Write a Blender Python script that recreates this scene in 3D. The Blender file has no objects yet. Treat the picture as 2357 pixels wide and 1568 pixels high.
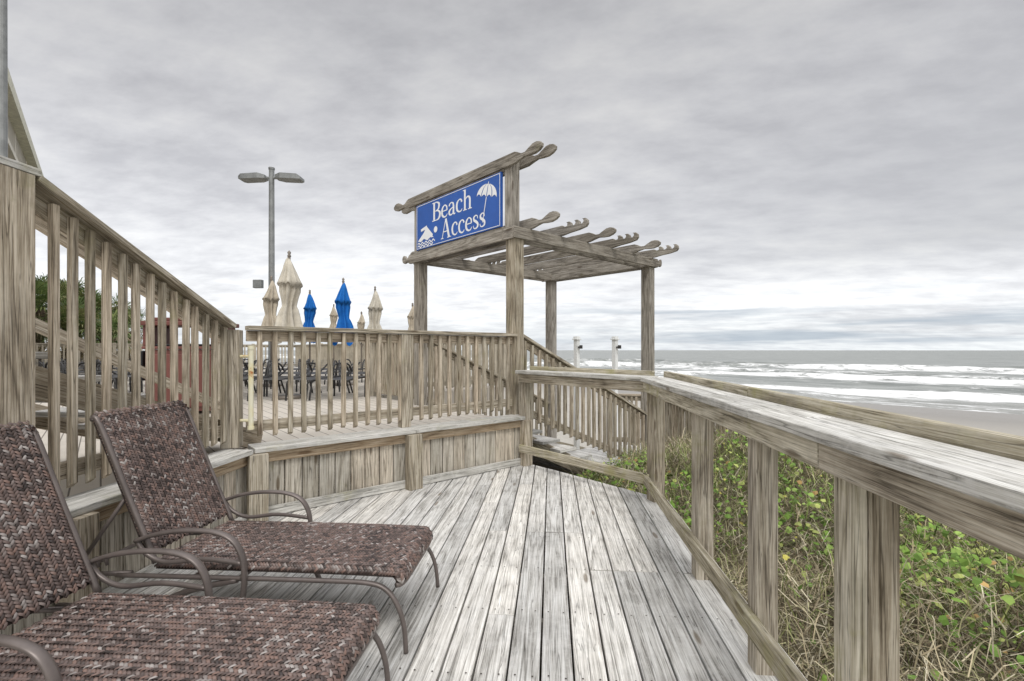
import bpy, math, random
import numpy as np
from mathutils import Vector, Matrix, noise as mnoise
random.seed(7); np.random.seed(7)
S2=math.sqrt(0.5)
scene=bpy.context.scene
scene.view_settings.view_transform='Standard'
scene.view_settings.look='None'
scene.view_settings.exposure=0

def V(*a): return Vector(a)
def SW(s,w,z=0.0): return Vector(((s-w)*S2,(s+w)*S2,z))

# ------------------------------------------------------------------ node helpers
class NT:
    def __init__(s,tree): s.t=tree; s.n=tree.nodes; s.l=tree.links
    def add(s,typ,ins=None,**props):
        nd=s.n.new(typ)
        for k,v in props.items(): setattr(nd,k,v)
        if ins:
            for k,v in ins.items():
                sock=nd.inputs[k]
                if isinstance(v,bpy.types.NodeSocket): s.l.new(v,sock)
                else: sock.default_value=v
        return nd
    def math(s,op,a,b=0.0,clamp=False):
        nd=s.n.new('ShaderNodeMath'); nd.operation=op; nd.use_clamp=clamp
        for i,v in enumerate((a,b)):
            if isinstance(v,bpy.types.NodeSocket): s.l.new(v,nd.inputs[i])
            else: nd.inputs[i].default_value=v
        return nd.outputs[0]
    def mix(s,f,a,b,blend='MIX'):
        nd=s.n.new('ShaderNodeMix'); nd.data_type='RGBA'; nd.blend_type=blend
        for i,v in ((0,f),(6,a),(7,b)):
            if isinstance(v,bpy.types.NodeSocket): s.l.new(v,nd.inputs[i])
            else:
                if i and len(v)==3: v=(*v,1)
                nd.inputs[i].default_value=v
        return nd.outputs[2]
    def ramp(s,f,pts,interp='LINEAR'):
        nd=s.n.new('ShaderNodeValToRGB'); nd.color_ramp.interpolation=interp
        el=nd.color_ramp.elements
        while len(el)>1: el.remove(el[-1])
        first=True
        for p,c in pts:
            if not hasattr(c,'__len__'): c=(c,c,c)
            e=el[0] if first else el.new(p)
            e.position=p; e.color=(*c,1); first=False
        s.l.new(f,nd.inputs[0]); return nd.outputs[0]
    def mapr(s,v,a,b,c=0.0,d=1.0):
        nd=s.n.new('ShaderNodeMapRange'); s.l.new(v,nd.inputs[0])
        for i,x in enumerate((a,b,c,d)): nd.inputs[i+1].default_value=x
        return nd.outputs[0]

def newmat(name):
    m=bpy.data.materials.new(name); m.use_nodes=True
    m.node_tree.nodes.clear(); t=NT(m.node_tree)
    out=t.add('ShaderNodeOutputMaterial'); b=t.add('ShaderNodeBsdfPrincipled')
    t.l.new(b.outputs[0],out.inputs[0]); return m,t,b

def wood(name,dark,mid,light,moss=0.0,mosscol=(0.16,0.17,0.05),grain=1.0,warm=None,white=0.0):
    m,t,b=newmat(name)
    uv=t.add('ShaderNodeUVMap').outputs[0]
    at=t.add('ShaderNodeAttribute',attribute_name='rnd')
    oc=t.add('ShaderNodeTexCoord').outputs['Object']
    m1=t.add('ShaderNodeMapping',{'Vector':uv,'Scale':(3.2,120,1)}).outputs[0]
    n1=t.add('ShaderNodeTexNoise',{'Vector':m1,'Scale':1.0,'Detail':4.0,'Roughness':0.72,'Distortion':0.3}).outputs[0]
    m2=t.add('ShaderNodeMapping',{'Vector':uv,'Scale':(0.6,6.5,1)}).outputs[0]
    nr=t.add('ShaderNodeTexNoise',{'Vector':m2,'Scale':1.0,'Detail':1.5,'Roughness':0.4,'Distortion':0.4}).outputs[0]
    wv=t.math('PINGPONG',t.math('MULTIPLY',nr,17.0),1.0)
    wv=t.math('POWER',wv,0.6)
    m3=t.add('ShaderNodeMapping',{'Vector':uv,'Scale':(2.2,10,1)}).outputs[0]
    vo=t.add('ShaderNodeTexVoronoi',{'Vector':m3,'Scale':1.0,'Randomness':1.0})
    knot=t.mapr(vo.outputs['Distance'],0.10,0.17,1.0,0.0)
    ksel=t.math('GREATER_THAN',t.add('ShaderNodeSeparateColor',{'Color':vo.outputs['Color']}).outputs[0],0.66)
    knot=t.math('MULTIPLY',knot,ksel,True)
    m4=t.add('ShaderNodeMapping',{'Vector':uv,'Scale':(1.6,9,1)}).outputs[0]
    n4=t.add('ShaderNodeTexNoise',{'Vector':m4,'Scale':1.0,'Detail':4.0,'Roughness':0.65}).outputs[0]
    m5=t.add('ShaderNodeMapping',{'Vector':uv,'Scale':(0.9,34,1)}).outputs[0]
    n5=t.add('ShaderNodeTexNoise',{'Vector':m5,'Scale':1.0,'Detail':2.0,'Roughness':0.5,'Distortion':0.7}).outputs[0]
    crack=t.mapr(t.math('ABSOLUTE',t.math('SUBTRACT',n5,0.5)),0.0,0.016,1.0,0.0)
    g=t.math('ADD',t.math('MULTIPLY',n1,1.05*grain),t.math('MULTIPLY',wv,0.20*grain))
    g=t.math('ADD',g,t.math('MULTIPLY',n4,0.33))
    g=t.math('ADD',g,-0.345-0.6*(grain-1.0))
    c=t.ramp(g,[(0.22,dark),(0.43,mid),(0.64,light)])
    c=t.mix(t.math('MULTIPLY',crack,0.65),c,tuple(x*0.5 for x in dark))
    c=t.mix(t.math('MULTIPLY',knot,0.75),c,tuple(x*q for x,q in zip(dark,(1.0,0.8,0.6))))
    r=at.outputs['Fac']
    if warm:
        c=t.mix(t.mapr(r,0.45,1.0,0.0,0.7),c,warm,'MULTIPLY')
    c=t.add('ShaderNodeHueSaturation',{'Color':c,'Value':t.mapr(r,0.0,1.0,0.82,1.2),'Saturation':t.mapr(r,0.0,1.0,1.0,0.74)}).outputs[0]
    nb=t.add('ShaderNodeTexNoise',{'Vector':oc,'Scale':2.4,'Detail':5.0,'Roughness':0.75}).outputs[0]
    c=t.mix(0.38,c,t.ramp(nb,[(0.35,0.42),(0.54,1.0),(0.8,1.05)]),'MULTIPLY')
    if white>0:
        nw=t.add('ShaderNodeTexNoise',{'Vector':oc,'Scale':7.0,'Detail':5.0,'Roughness':0.8}).outputs[0]
        c=t.mix(t.mapr(nw,0.5,0.62,0.0,white),c,(0.64,0.63,0.61))
    if moss>0:
        nm=t.add('ShaderNodeTexNoise',{'Vector':oc,'Scale':3.1,'Detail':5.0,'Roughness':0.7}).outputs[0]
        c=t.mix(t.mapr(nm,0.64-0.22*moss,0.80-0.2*moss,0.0,min(1,0.45+0.4*moss)),c,mosscol)
    t.l.new(c,b.inputs['Base Color'])
    b.inputs['Roughness'].default_value=0.85
    b.inputs['Specular IOR Level'].default_value=0.25
    hh=t.math('SUBTRACT',t.math('SUBTRACT',g,t.math('MULTIPLY',crack,0.7)),t.math('MULTIPLY',knot,0.25))
    bp=t.add('ShaderNodeBump',{'Height':hh,'Strength':0.6,'Distance':0.004}).outputs[0]
    t.l.new(bp,b.inputs['Normal'])
    return m

def simple(name,col,rough=0.6,metal=0.0,var=0.25,scale=6.0,spec=0.4,bump=0.0,attr=None):
    m,t,b=newmat(name)
    oc=t.add('ShaderNodeTexCoord').outputs['Object']
    n=t.add('ShaderNodeTexNoise',{'Vector':oc,'Scale':scale,'Detail':4.0,'Roughness':0.65}).outputs[0]
    base=tuple(col)
    if attr:
        a=t.add('ShaderNodeAttribute',attribute_name=attr).outputs['Color']
        c=t.mix(1.0,a,t.ramp(n,[(0.3,1-var),(0.7,1+0.0)]),'MULTIPLY')
    else:
        c=t.ramp(n,[(0.3,tuple(x*(1-var) for x in base)),(0.7,tuple(min(1,x*(1+var*0.6)) for x in base))])
    t.l.new(c,b.inputs['Base Color'])
    b.inputs['Roughness'].default_value=rough; b.inputs['Metallic'].default_value=metal
    b.inputs['Specular IOR Level'].default_value=spec
    if bump>0:
        bp=t.add('ShaderNodeBump',{'Height':n,'Strength':bump,'Distance':0.02}).outputs[0]
        t.l.new(bp,b.inputs['Normal'])
    return m

W_DECK=wood('weathered_deck_wood',(0.18,0.17,0.15),(0.54,0.525,0.495),(0.78,0.775,0.75),moss=0.0,warm=(1.0,0.95,0.87),white=0.3)
W_FENCE=wood('weathered_fence_wood',(0.10,0.08,0.053),(0.365,0.31,0.225),(0.61,0.555,0.45),moss=0.2,mosscol=(0.24,0.23,0.10),warm=(1.0,0.86,0.70))
W_SKIRT=wood('skirt_board_wood',(0.12,0.105,0.078),(0.43,0.39,0.32),(0.63,0.595,0.52),moss=0.12,mosscol=(0.24,0.23,0.11),warm=(1.0,0.88,0.73))
W_CAP=wood('bleached_cap_wood',(0.18,0.17,0.15),(0.53,0.515,0.47),(0.74,0.73,0.69),moss=0.35,mosscol=(0.38,0.36,0.21),white=0.5)
W_RAIL=wood('mossy_rail_wood',(0.12,0.10,0.06),(0.39,0.34,0.235),(0.61,0.56,0.44),moss=0.6,mosscol=(0.33,0.31,0.135))
W_POST=wood('brown_post_wood',(0.09,0.07,0.045),(0.34,0.285,0.205),(0.56,0.50,0.395),moss=0.3,mosscol=(0.26,0.25,0.11),grain=1.1)
W_PERG=wood('pergola_wood',(0.085,0.072,0.056),(0.26,0.23,0.19),(0.43,0.395,0.34),moss=0.12,mosscol=(0.2,0.2,0.1))
W_FRESH=wood('brown_fascia_wood',(0.14,0.092,0.048),(0.39,0.285,0.175),(0.55,0.44,0.31))
M_NAIL=simple('rusty_nail_metal',(0.05,0.035,0.025),0.6,0.3)

# ------------------------------------------------------------------ mesh builder
class MB:
    def __init__(s,mats): s.v=[];s.f=[];s.uv=[];s.r=[];s.m=[];s.mats=mats
    def face(s,idx,uvs,r,mi):
        s.f.append(idx); s.uv.extend(uvs); s.r.append(r); s.m.append(mi)
    def hexa(s,P,L,mi=0,r=None):
        if r is None: r=random.random()
        o=len(s.v); s.v.extend([tuple(p) for p in P])
        ou=random.random()*50; ov=random.random()*50
        Ld=(P[4]-P[0]); 
        if Ld.length<1e-6: Ld=Vector((1,0,0))
        Ld=Ld.normalized(); A=(P[1]-P[0]).length; B=(P[2]-P[1]).length
        u=[ (p-P[0]).dot(Ld)+ou for p in P]
        vs=[0,A,A+B,A+B+A]
        for k in range(4):
            k2=(k+1)%4; va=vs[k]+ov; vb=(vs[k]+(A if k%2==0 else B))+ov
            s.face((o+k,o+k2,o+4+k2,o+4+k),[(u[k],va),(u[k2],vb),(u[4+k2],vb),(u[4+k],va)],r,mi)
        s.face((o+3,o+2,o+1,o),[(ou,ov+B),(ou+A*.3,ov+B),(ou+A*.3,ov),(ou,ov)],r,mi)
        s.face((o+4,o+5,o+6,o+7),[(ou,ov),(ou+A*.3,ov),(ou+A*.3,ov+B),(ou,ov+B)],r,mi)
    def beam(s,p0,p1,w,h,mi=0,up=(0,0,1),r=None):
        p0=Vector(p0);p1=Vector(p1);d=(p1-p0).normalized();up=Vector(up)
        if abs(d.dot(up.normalized()))>0.99: up=Vector((1,0,0))
        side=d.cross(up).normalized(); u=side.cross(d).normalized()
        a=side*w/2; b=u*h/2
        P=[p0-a-b,p0+a-b,p0+a+b,p0-a+b]; Q=[p1-a-b,p1+a-b,p1+a+b,p1-a+b]
        s.hexa(P+Q,None,mi,r)
    def post(s,x,y,z0,z1,w,mi=0,ang=0.0,d=None,r=None):
        d=d or w
        c,sn=math.cos(ang),math.sin(ang)
        ax=Vector((c,sn,0))*w/2; ay=Vector((-sn,c,0))*d/2
        B=Vector((x,y,z0));T=Vector((x,y,z1))
        P=[B-ax-ay,B+ax-ay,B+ax+ay,B-ax+ay];Q=[T-ax-ay,T+ax-ay,T+ax+ay,T-ax+ay]
        s.hexa(P+Q,None,mi,r)
    def prism(s,outline,org,ld,zd,td,th,mi=0,r=None):
        if r is None: r=random.random()
        n=len(outline); o=len(s.v); ou=random.random()*50;ov=random.random()*50
        for sg in (-1,1):
            for l,z in outline:
                s.v.append(tuple(org+ld*l+zd*z+td*(sg*th/2)))
        s.face(tuple(o+i for i in range(n)),[(l+ou,z+ov) for l,z in outline],r,mi)
        s.face(tuple(o+n+i for i in reversed(range(n))),[(l+ou,z+ov) for l,z in reversed(outline)],r,mi)
        for i in range(n):
            j=(i+1)%n; a=outline[i];b=outline[j]
            s.face((o+j,o+i,o+n+i,o+n+j),[(b[0]+ou,ov+b[1]),(a[0]+ou,ov+a[1]),(a[0]+ou,ov+th+a[1]),(b[0]+ou,ov+th+b[1])],r,mi)
    def build(s,name,bevel=0.004,parent=None):
        me=bpy.data.meshes.new(name); me.from_pydata(s.v,[],s.f)
        uvl=me.uv_layers.new(name='UVMap')
        uvl.data.foreach_set('uv',np.array(s.uv,dtype=np.float32).ravel())
        at=me.attributes.new('rnd','FLOAT','FACE'); at.data.foreach_set('value',np.array(s.r,dtype=np.float32))
        for m in s.mats: me.materials.append(m)
        me.polygons.foreach_set('material_index',np.array(s.m,dtype=np.int32))
        me.validate(); me.update()
        import bmesh
        bm=bmesh.new(); bm.from_mesh(me); bmesh.ops.recalc_face_normals(bm,faces=bm.faces); bm.to_mesh(me); bm.free()
        ob=bpy.data.objects.new(name,me); scene.collection.objects.link(ob)
        if bevel>0:
            md=ob.modifiers.new('bevel','BEVEL'); md.width=bevel; md.segments=2; md.limit_method='ANGLE'; md.angle_limit=math.radians(50)
        if parent: ob.parent=parent
        return ob
def empty(name,loc=(0,0,0)):
    e=bpy.data.objects.new(name,None); e.location=loc; scene.collection.objects.link(e); return e
def meshobj(name,v,f,mats,parent=None,smooth=False,mi=None):
    me=bpy.data.meshes.new(name); me.from_pydata([tuple(p) for p in v],[],f)
    for m in mats: me.materials.append(m)
    if mi is not None: me.polygons.foreach_set('material_index',np.array(mi,dtype=np.int32))
    if smooth: me.polygons.foreach_set('use_smooth',np.ones(len(f),dtype=bool))
    me.update(); ob=bpy.data.objects.new(name,me); scene.collection.objects.link(ob)
    if parent: ob.parent=parent
    return ob
def tube(V_,F_,pts,rad,n=8,flat=1.0,cap=True):
    pts=[Vector(p) for p in pts]; o0=len(V_)
    rads=rad if hasattr(rad,'__len__') else [rad]*len(pts)
    up=Vector((0,0,1)); prev=None
    for i,p in enumerate(pts):
        d=(pts[min(i+1,len(pts)-1)]-pts[max(i-1,0)]).normalized()
        if prev is None:
            a=d.cross(up); 
            if a.length<1e-3: a=d.cross(Vector((0,1,0)))
            a.normalize()
        else:
            a=prev-d*prev.dot(d); a.normalize()
        prev=a; b=d.cross(a).normalized()
        for k in range(n):
            th=2*math.pi*k/n
            V_.append(tuple(p+a*math.cos(th)*rads[i]+b*math.sin(th)*rads[i]*flat))
    for i in range(len(pts)-1):
        for k in range(n):
            k2=(k+1)%n; A=o0+i*n
            F_.append((A+k,A+k2,A+n+k2,A+n+k))
    if cap:
        F_.append(tuple(o0+k for k in reversed(range(n)))); A=o0+(len(pts)-1)*n
        F_.append(tuple(A+k for k in range(n)))
def smoothpath(pts,k=6):
    pts=[Vector(p) for p in pts]; out=[]
    for i in range(len(pts)-1):
        p0=pts[max(i-1,0)];p1=pts[i];p2=pts[i+1];p3=pts[min(i+2,len(pts)-1)]
        for j in range(k):
            t=j/k
            out.append(0.5*((2*p1)+(-p0+p2)*t+(2*p0-5*p1+4*p2-p3)*t*t+(-p0+3*p1-3*p2+p3)*t**3))
    out.append(pts[-1]); return out

# ------------------------------------------------------------------ DECK
deck=MB([W_DECK,W_SKIRT,M_NAIL])
bw=0.140; gap=0.009; x=-2.42
while x<1.03:
    xa=x; xb=min(x+bw-gap,1.045)
    def yend(xx): return min(xx+6.06,5.50-xx)
    joints=[]
    yy=-2.2+random.choice([0.4,1.0,1.6,2.2,2.8,3.4])
    while yy<min(yend(xa),yend(xb))-0.5:
        joints.append(yy); yy+=random.choice([2.4,3.0,3.66])
    edges=[(-2.2,-2.2)]+[(j,j) for j in joints]+[(yend(xa),yend(xb))]
    for k in range(len(edges)-1):
        a0,b0=edges[k];a1,b1=edges[k+1]
        g=0.0025
        dz=random.uniform(-0.0015,0.0015); tl=random.uniform(-.0012,.0012)
        z0,z1=-0.036+dz,dz
        P=[V(xa,a0+g,z0),V(xb,b0+g,z0),V(xb,b0+g,z1+tl),V(xa,a0+g,z1-tl)]
        Q=[V(xa,a1-g,z0),V(xb,b1-g,z0),V(xb,b1-g,z1+tl),V(xa,a1-g,z1-tl)]
        deck.hexa(P+Q,None,0)
    yj=-2.0
    while yj<min(yend(xa),yend(xb))-0.05:
        for xx in (xa+0.028,xb-0.028):
            o=len(deck.v); cx=xx+random.uniform(-.004,.004); cy=yj+random.uniform(-.008,.008)
            for q in range(6):
                an=q*math.pi/3; deck.v.append((cx+0.0045*math.cos(an),cy+0.0045*math.sin(an),0.0032))
            deck.face(tuple(o+q for q in range(6)),[(0,0)]*6,0.5,2)
        yj+=0.5
    x+=bw
deck.beam((1.01,-2.2,-0.14),(1.01,4.44,-0.14),0.04,0.20,1)
deck.beam((0.985,4.47,-0.14),(-0.30,5.755,-0.14),0.04,0.20,1)
yj=-2.0
while yj<5.2:
    xl=max(-2.4,yj-6.0); xr=min(0.98,5.4-yj)
    deck.beam((xl,yj,-0.138),(xr,yj,-0.138),0.04,0.19,1); yj+=0.5
deck.build('wooden_deck',0.0035)

# ------------------------------------------------------------------ RIGHT RAILING
rr=MB([W_RAIL,W_CAP,W_POST])
PX=0.90
def rpost(x,y,w,ang=0,d=None,mi=2,z0=-0.02): rr.post(x,y,z0,1.072,w,mi,ang,d)
rpost(0.94,4.44,0.115,math.radians(22),z0=-0.9)
rpost(PX,2.97,0.10); rpost(PX-.006,2.13,0.09)
rr.post(0.878,1.50,-0.9,1.072,0.045,0,0,0.09); rr.post(0.945,1.50,-0.9,1.072,0.085,2,0,0.09)
rpost(PX,0.75,0.10); rpost(PX,-0.2,0.10); rpost(PX,-1.2,0.10);rpost(PX,-2.1,0.1)
rr.beam((0.833,-2.2,0.205),(0.833,4.42,0.205),0.038,0.088,0)
rr.beam((0.833,-2.2,1.029),(0.833,1.55,1.029),0.038,0.088,2)
rr.beam((0.833,1.555,1.029),(0.833,4.40,1.029),0.038,0.088,0)
for (x0,x1) in ((0.789,0.897),(0.902,1.012)):
    xm=(x0+x1)/2; w=x1-x0; off=(xm-0.9)
    jy=random.uniform(1.6,2.4)
    ye=4.40-off*0.41
    rr.beam((xm,-2.2,1.092),(xm,jy,1.092),w,0.038,1)
    rr.beam((xm,jy+0.004,1.092),(xm,ye,1.092),w,0.038,1)
rr.beam((1.036,-2.2,1.112),(1.036,2.6,1.112),0.04,0.09,0)
rr.beam((1.036,2.605,1.112),(1.036,4.48,1.112),0.04,0.09,0)
A0=Vector((0.90,4.40,0)); C0=Vector((-0.30,5.66,0)); dd=(C0-A0).normalized(); nn=Vector((dd.y,-dd.x,0))
if nn.dot(Vector((1,1,0)))<0: nn=-nn
def q(l,o,z): return A0+dd*l+nn*o+Vector((0,0,z))
LL=(C0-A0).length
rr.beam(q(0.0,-0.062,0.205),q(LL+.03,-0.062,0.205),0.038,0.088,0)
rr.beam(q(0.0,-0.062,1.025),q(LL+.03,-0.062,1.025),0.038,0.095,2)
rr.beam(q(-0.035,-0.055,1.094),q(LL+.06,-0.055,1.094),0.108,0.038,1)
rr.beam(q(0.01,0.058,1.094),q(LL+.06,0.058,1.094),0.11,0.038,1)
rr.beam(q(0.08,0.137,1.112),q(LL+.06,0.137,1.112),0.04,0.09,0)
rpost(C0.x+0.0,C0.y+0.06,0.12,math.radians(45),z0=-0.9)
rr.build('wooden_railing',0.005)

# ------------------------------------------------------------------ BENCH WALL (skirt + cap)
bwall=MB([W_SKIRT,W_CAP,W_FRESH,W_FENCE])
D=Vector((-2.40,3.66,0)); C=Vector((-0.33,5.73,0)); vd=Vector((S2,S2,0)); nb=Vector((S2,-S2,0))
Lw=(C-D).length
def wq(l,o,z): return D+vd*l+nb*o+Vector((0,0,z))
l=0.0
while l<Lw:
    w_=min(random.choice([0.135,0.14,0.142]),Lw-l)
    if w_>0.02: bwall.beam(wq(l+w_/2,-0.012+random.uniform(-.002,.002),0.0),wq(l+w_/2,-0.012,0.53),w_-0.010,0.022,0,up=tuple(nb))
    l+=w_
yv=3.66
while yv>-2.2:
    bwall.beam((-2.412+random.uniform(-.002,.002),yv-0.07,0),(-2.412,yv-0.07,0.53),0.130,0.022,0,up=(1,0,0)); yv-=0.14
bwall.beam(wq(0,-0.035,0.26),wq(Lw-.02,-0.035,0.26),0.008,0.5,0,r=0.0)
bwall.beam((-2.435,3.6,0.26),(-2.435,-2.2,0.26),0.008,0.5,0,r=0.0)
bwall.beam(wq(0,0.030,0.072),wq(Lw-.02,0.030,0.072),0.028,0.024,1)
bwall.beam(wq(0.02,0.022,0.036),wq(Lw-.02,0.022,0.036),0.035,0.062,1)
bwall.beam(wq(0.0,0.018,0.49),wq(Lw,0.018,0.49),0.036,0.088,2)
bwall.beam((-2.382,3.63,0.49),(-2.382,-2.2,0.49),0.036,0.088,2)
bwall.beam((-2.376,3.60,0.036),(-2.376,-2.2,0.036),0.035,0.062,1)
def capseg(p0,p1): bwall.beam(p0,p1,0.245,0.038,1)
capseg(wq(0.03,-0.035,0.556),wq(1.45,-0.035,0.556)); capseg(wq(1.454,-0.035,0.556),wq(Lw+.06,-0.035,0.556))
capseg(Vector((-2.437,3.60,0.554)),Vector((-2.437,1.2,0.554))); capseg(Vector((-2.437,1.196,0.554)),Vector((-2.437,-2.2,0.554)))
a45=math.radians(45)
for (l,w_) in ((0.05,0.14),(1.43,0.145)):
    p=wq(l,0.085,0); bwall.post(p.x,p.y,0.001,0.532,w_,3,a45,0.09)
p=wq(Lw-0.02,0.07,0); bwall.post(p.x,p.y,-0.9,0.532,0.11,3,a45,0.10)
for yy in (2.2,0.8,-0.6): bwall.post(-2.32,yy,0.001,0.532,0.09,3,0,0.14)
bwall.build('bench_wall',0.004)

# ------------------------------------------------------------------ FENCES
def fence(mb,p0,p1,zt0,zt1,zb0,zb1,nrm,spacing=0.118,bs=0.04,capw=0.135,mi=0,capmi=0,railz=0.05,jit=0.006,start=0.06,bal=True):
    p0=Vector((p0[0],p0[1],0));p1=Vector((p1[0],p1[1],0)); d=p1-p0; L=d.length; dn=d/L; nrm=Vector((nrm[0],nrm[1],0)).normalized()
    Z=lambda z:Vector((0,0,z))
    mb.beam(p0+Z(zt0-.019),p1+Z(zt1-.019),capw,0.036,capmi)
    mb.beam(p0-nrm*0.02+Z(zt0-.084),p1-nrm*0.02+Z(zt1-.084),0.036,0.088,mi)
    mb.beam(p0-nrm*0.02+Z(zb0+railz+.044),p1-nrm*0.02+Z(zb1+railz+.044),0.036,0.088,mi)
    if not bal: return
    n=int((L-2*start)/spacing)
    for k in range(n+1):
        l=start+k*spacing+random.uniform(-jit,jit); t=l/L
        c=p0+dn*l+nrm*(0.0005+bs/2)
        zt=zt0+(zt1-zt0)*t-.045-abs(zt1-zt0)/L*bs; zb=zb0+(zb1-zb0)*t+random.uniform(-.006,.006)
        ax=dn*bs/2; ay=nrm*bs/2; tl=dn*random.uniform(-.008,.008)
        P=[c-ax-ay+Z(zb),c+ax-ay+Z(zb),c+ax+ay+Z(zb+.025),c-ax+ay+Z(zb+.025)]
        Q=[c-ax-ay+tl+Z(zt),c+ax-ay+tl+Z(zt),c+ax+ay+tl+Z(zt),c-ax+ay+tl+Z(zt)]
        mb.hexa(P+Q,None,mi)
f1=MB([W_FENCE,W_RAIL,W_POST])
fp0=wq(0.02,-0.14,0); fp1=wq(Lw-0.02,-0.14,0)
fence(f1,fp0,fp1,1.55,1.55,0.625,0.625,nb,spacing=0.116,bs=0.036,start=0.10)
p=wq(1.44,-0.13,0); f1.post(p.x,p.y,0.576,1.508,0.10,2,a45,0.09)
f1.post(-2.535,3.66,0.577,1.51,0.13,2,math.radians(20),0.13)
f1.build('baluster_fence',0.003)
mp,t,b=newmat('rusty_white_pipe_metal')
oc=t.add('ShaderNodeTexCoord').outputs['Object']
n=t.add('ShaderNodeTexNoise',{'Vector':oc,'Scale':9.0,'Detail':6.0}).outputs[0]
t.l.new(t.ramp(n,[(0.42,(0.78,0.75,0.58)),(0.55,(0.75,0.68,0.42)),(0.62,(0.45,0.16,0.04)),(0.75,(0.2,0.07,0.03))]),b.inputs['Base Color']); b.inputs['Roughness'].default_value=0.5
v_=[];f_=[]; px,py=-2.375,3.66
tube(v_,f_,[(px,py,0.74),(px,py,1.36)],0.019,12); tube(v_,f_,[(px-.09,py,0.79),(px,py,0.79)],0.012,8); tube(v_,f_,[(px-.09,py,1.3),(px,py,1.3)],0.012,8)
tube(v_,f_,[(px,py,1.355),(px,py,1.385)],0.024,12); tube(v_,f_,[(px,py,0.72),(px,py,0.745)],0.024,12)
meshobj('rusty_pipe',v_,f_,[mp])

f2=MB([W_FENCE,W_RAIL,W_POST,W_CAP])
fence(f2,(-2.53,3.60),(-2.53,2.14),1.555,2.20,0.625,0.625,(1,0,0),spacing=0.098,bs=0.034,start=0.07,capw=0.15)
f2.post(-2.535,2.045,0.576,2.185,0.155,0,0.0,r=0.75)
f2.beam((-2.53,2.15,2.205),(-2.53,-2.2,2.205),0.15,0.036,3)
f2.beam((-2.55,1.96,2.14),(-2.55,-2.2,2.14),0.036,0.088,0)
f2.beam((-2.55,1.96,1.20),(-2.55,-2.2,1.20),0.036,0.088,0)
f2.beam((-2.50,1.96,1.13),(-2.50,-2.2,1.13),0.09,0.03,3)
yy=1.88
while yy>-2.1:
    f2.post(-2.51,yy,1.16,2.18,0.04,0); yy-=0.108
yy=1.9
while yy>-2.2:
    f2.beam((-2.55,yy,0.576),(-2.55,yy,1.11),0.133,0.022,0,up=(1,0,0)); yy-=0.14
fence(f2,(-3.72,5.2),(-3.72,2.0),1.555,2.88,0.62,1.95,(1,0,0),start=0.07,bal=False,capw=0.09)
f2.post(-3.76,5.25,0.5,1.6,0.09,2); f2.post(-3.76,2.0,0.5,2.88,0.09,2)
f2.build('stair_railing',0.003)
st=MB([W_DECK,W_FENCE,W_SKIRT])
for k in range(6):
    yk=4.05-k*0.335; z=0.5+0.14*(k+1)
    st.beam((-2.64,yk-0.16,z-.018),(-3.68,yk-0.16,z-.018),0.28,0.036,0)
st.beam((-2.645,4.2,0.52),(-2.645,2.0,1.28),0.04,0.16,1)
st.beam((-3.66,4.2,0.52),(-3.66,2.0,1.28),0.04,0.16,1)
for k in range(30):
    yk=1.97-k*0.14; st.beam((-2.62,yk,1.322),(-3.9,yk,1.322),0.134,0.036,0)
st.build('wooden_stairs',0.003)

# ------------------------------------------------------------------ PERGOLA
P1=Vector((-0.44,5.88,0)); u=Vector((-0.731,0.682,0)); v=Vector((0.682,0.731,0)); Zu=Vector((0,0,1))
P2=P1+u*2.15; P3=P1+v*2.95; P4=P2+v*2.95
pg=MB([W_PERG,W_POST])
pa=math.atan2(v.y,v.x)
pg.post(P1.x,P1.y,-0.9,2.70,0.155,1,pa,r=0.25); pg.post(P2.x,P2.y,-0.9,2.70,0.15,0,pa)
pg.post(P3.x,P3.y,-1.2,2.70,0.155,0,pa); pg.post(P4.x,P4.y,-1.2,2.70,0.155,0,pa)
def bulb(L,h,s=1.0):
    top=[(0,h),(0.05,h*0.86),(0.11,h*0.62),(0.17,h*0.60),(0.23,h*0.82),(0.29,h*1.02),(0.35,h*1.05),(0.40,h*0.95),(0.435,h*0.72),(0.43,h*0.48),(0.39,h*0.28),(0.32,h*0.15),(0.24,h*0.18),(0.16,h*0.26),(0.09,h*0.16),(0.0,0)]
    return [(L+a*s,b) for a,b in top]
def wavee(L,h):
    o=[(0,h),(0.05,h*.8),(0.085,h*.85),(0.09,h*1.1),(0.07,h*1.22),(0.12,h*1.22),(0.15,h*1.05),(0.16,h*.8),(0.20,h*.75),(0.225,h*.92),(0.22,h*1.12),(0.20,h*1.22),(0.25,h*1.22),(0.285,h*1.0),(0.295,h*.75),(0.33,h*.72),(0.355,h*.9),(0.35,h*1.1),(0.33,h*1.2),(0.38,h*1.18),(0.415,h*0.95),(0.42,h*.6),(0.39,h*.35),(0.28,h*.2),(0.12,h*.12),(0,0)]
    return [(L+a,b) for a,b in o]
def carved(mb,org,ld,td,L0,L1,h,e0,e1,th,mi=0,s=1.0):
    def end(kind,L):
        if kind=='bulb': return bulb(L,h,s)
        if kind=='wave': return wavee(L,h)
        return [(L,h),(L,0)]
    right=end(e1,L1); left=[(-a,b) for a,b in end(e0,-L0)]
    outline=right+list(reversed(left))
    mb.prism(outline,org,ld,Zu,td,th,mi)
hb=0.14
for off,sh in ((-0.085,0.0),(0.085,0.05)):
    carved(pg,P1+v*off+Zu*3.572,-u,v,-(2.35)-sh,0.10+sh,hb,'bulb','bulb',0.036,0,1.05)
carved(pg,P1-v*0.095+Zu*2.69,-u,v,-2.30,0.09,0.14,'bulb','flat',0.036,0,0.5)
carved(pg,P1+v*0.095+Zu*2.69,-u,v,-2.30,0.09,0.14,'bulb','flat',0.036,0,0.5)
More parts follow.
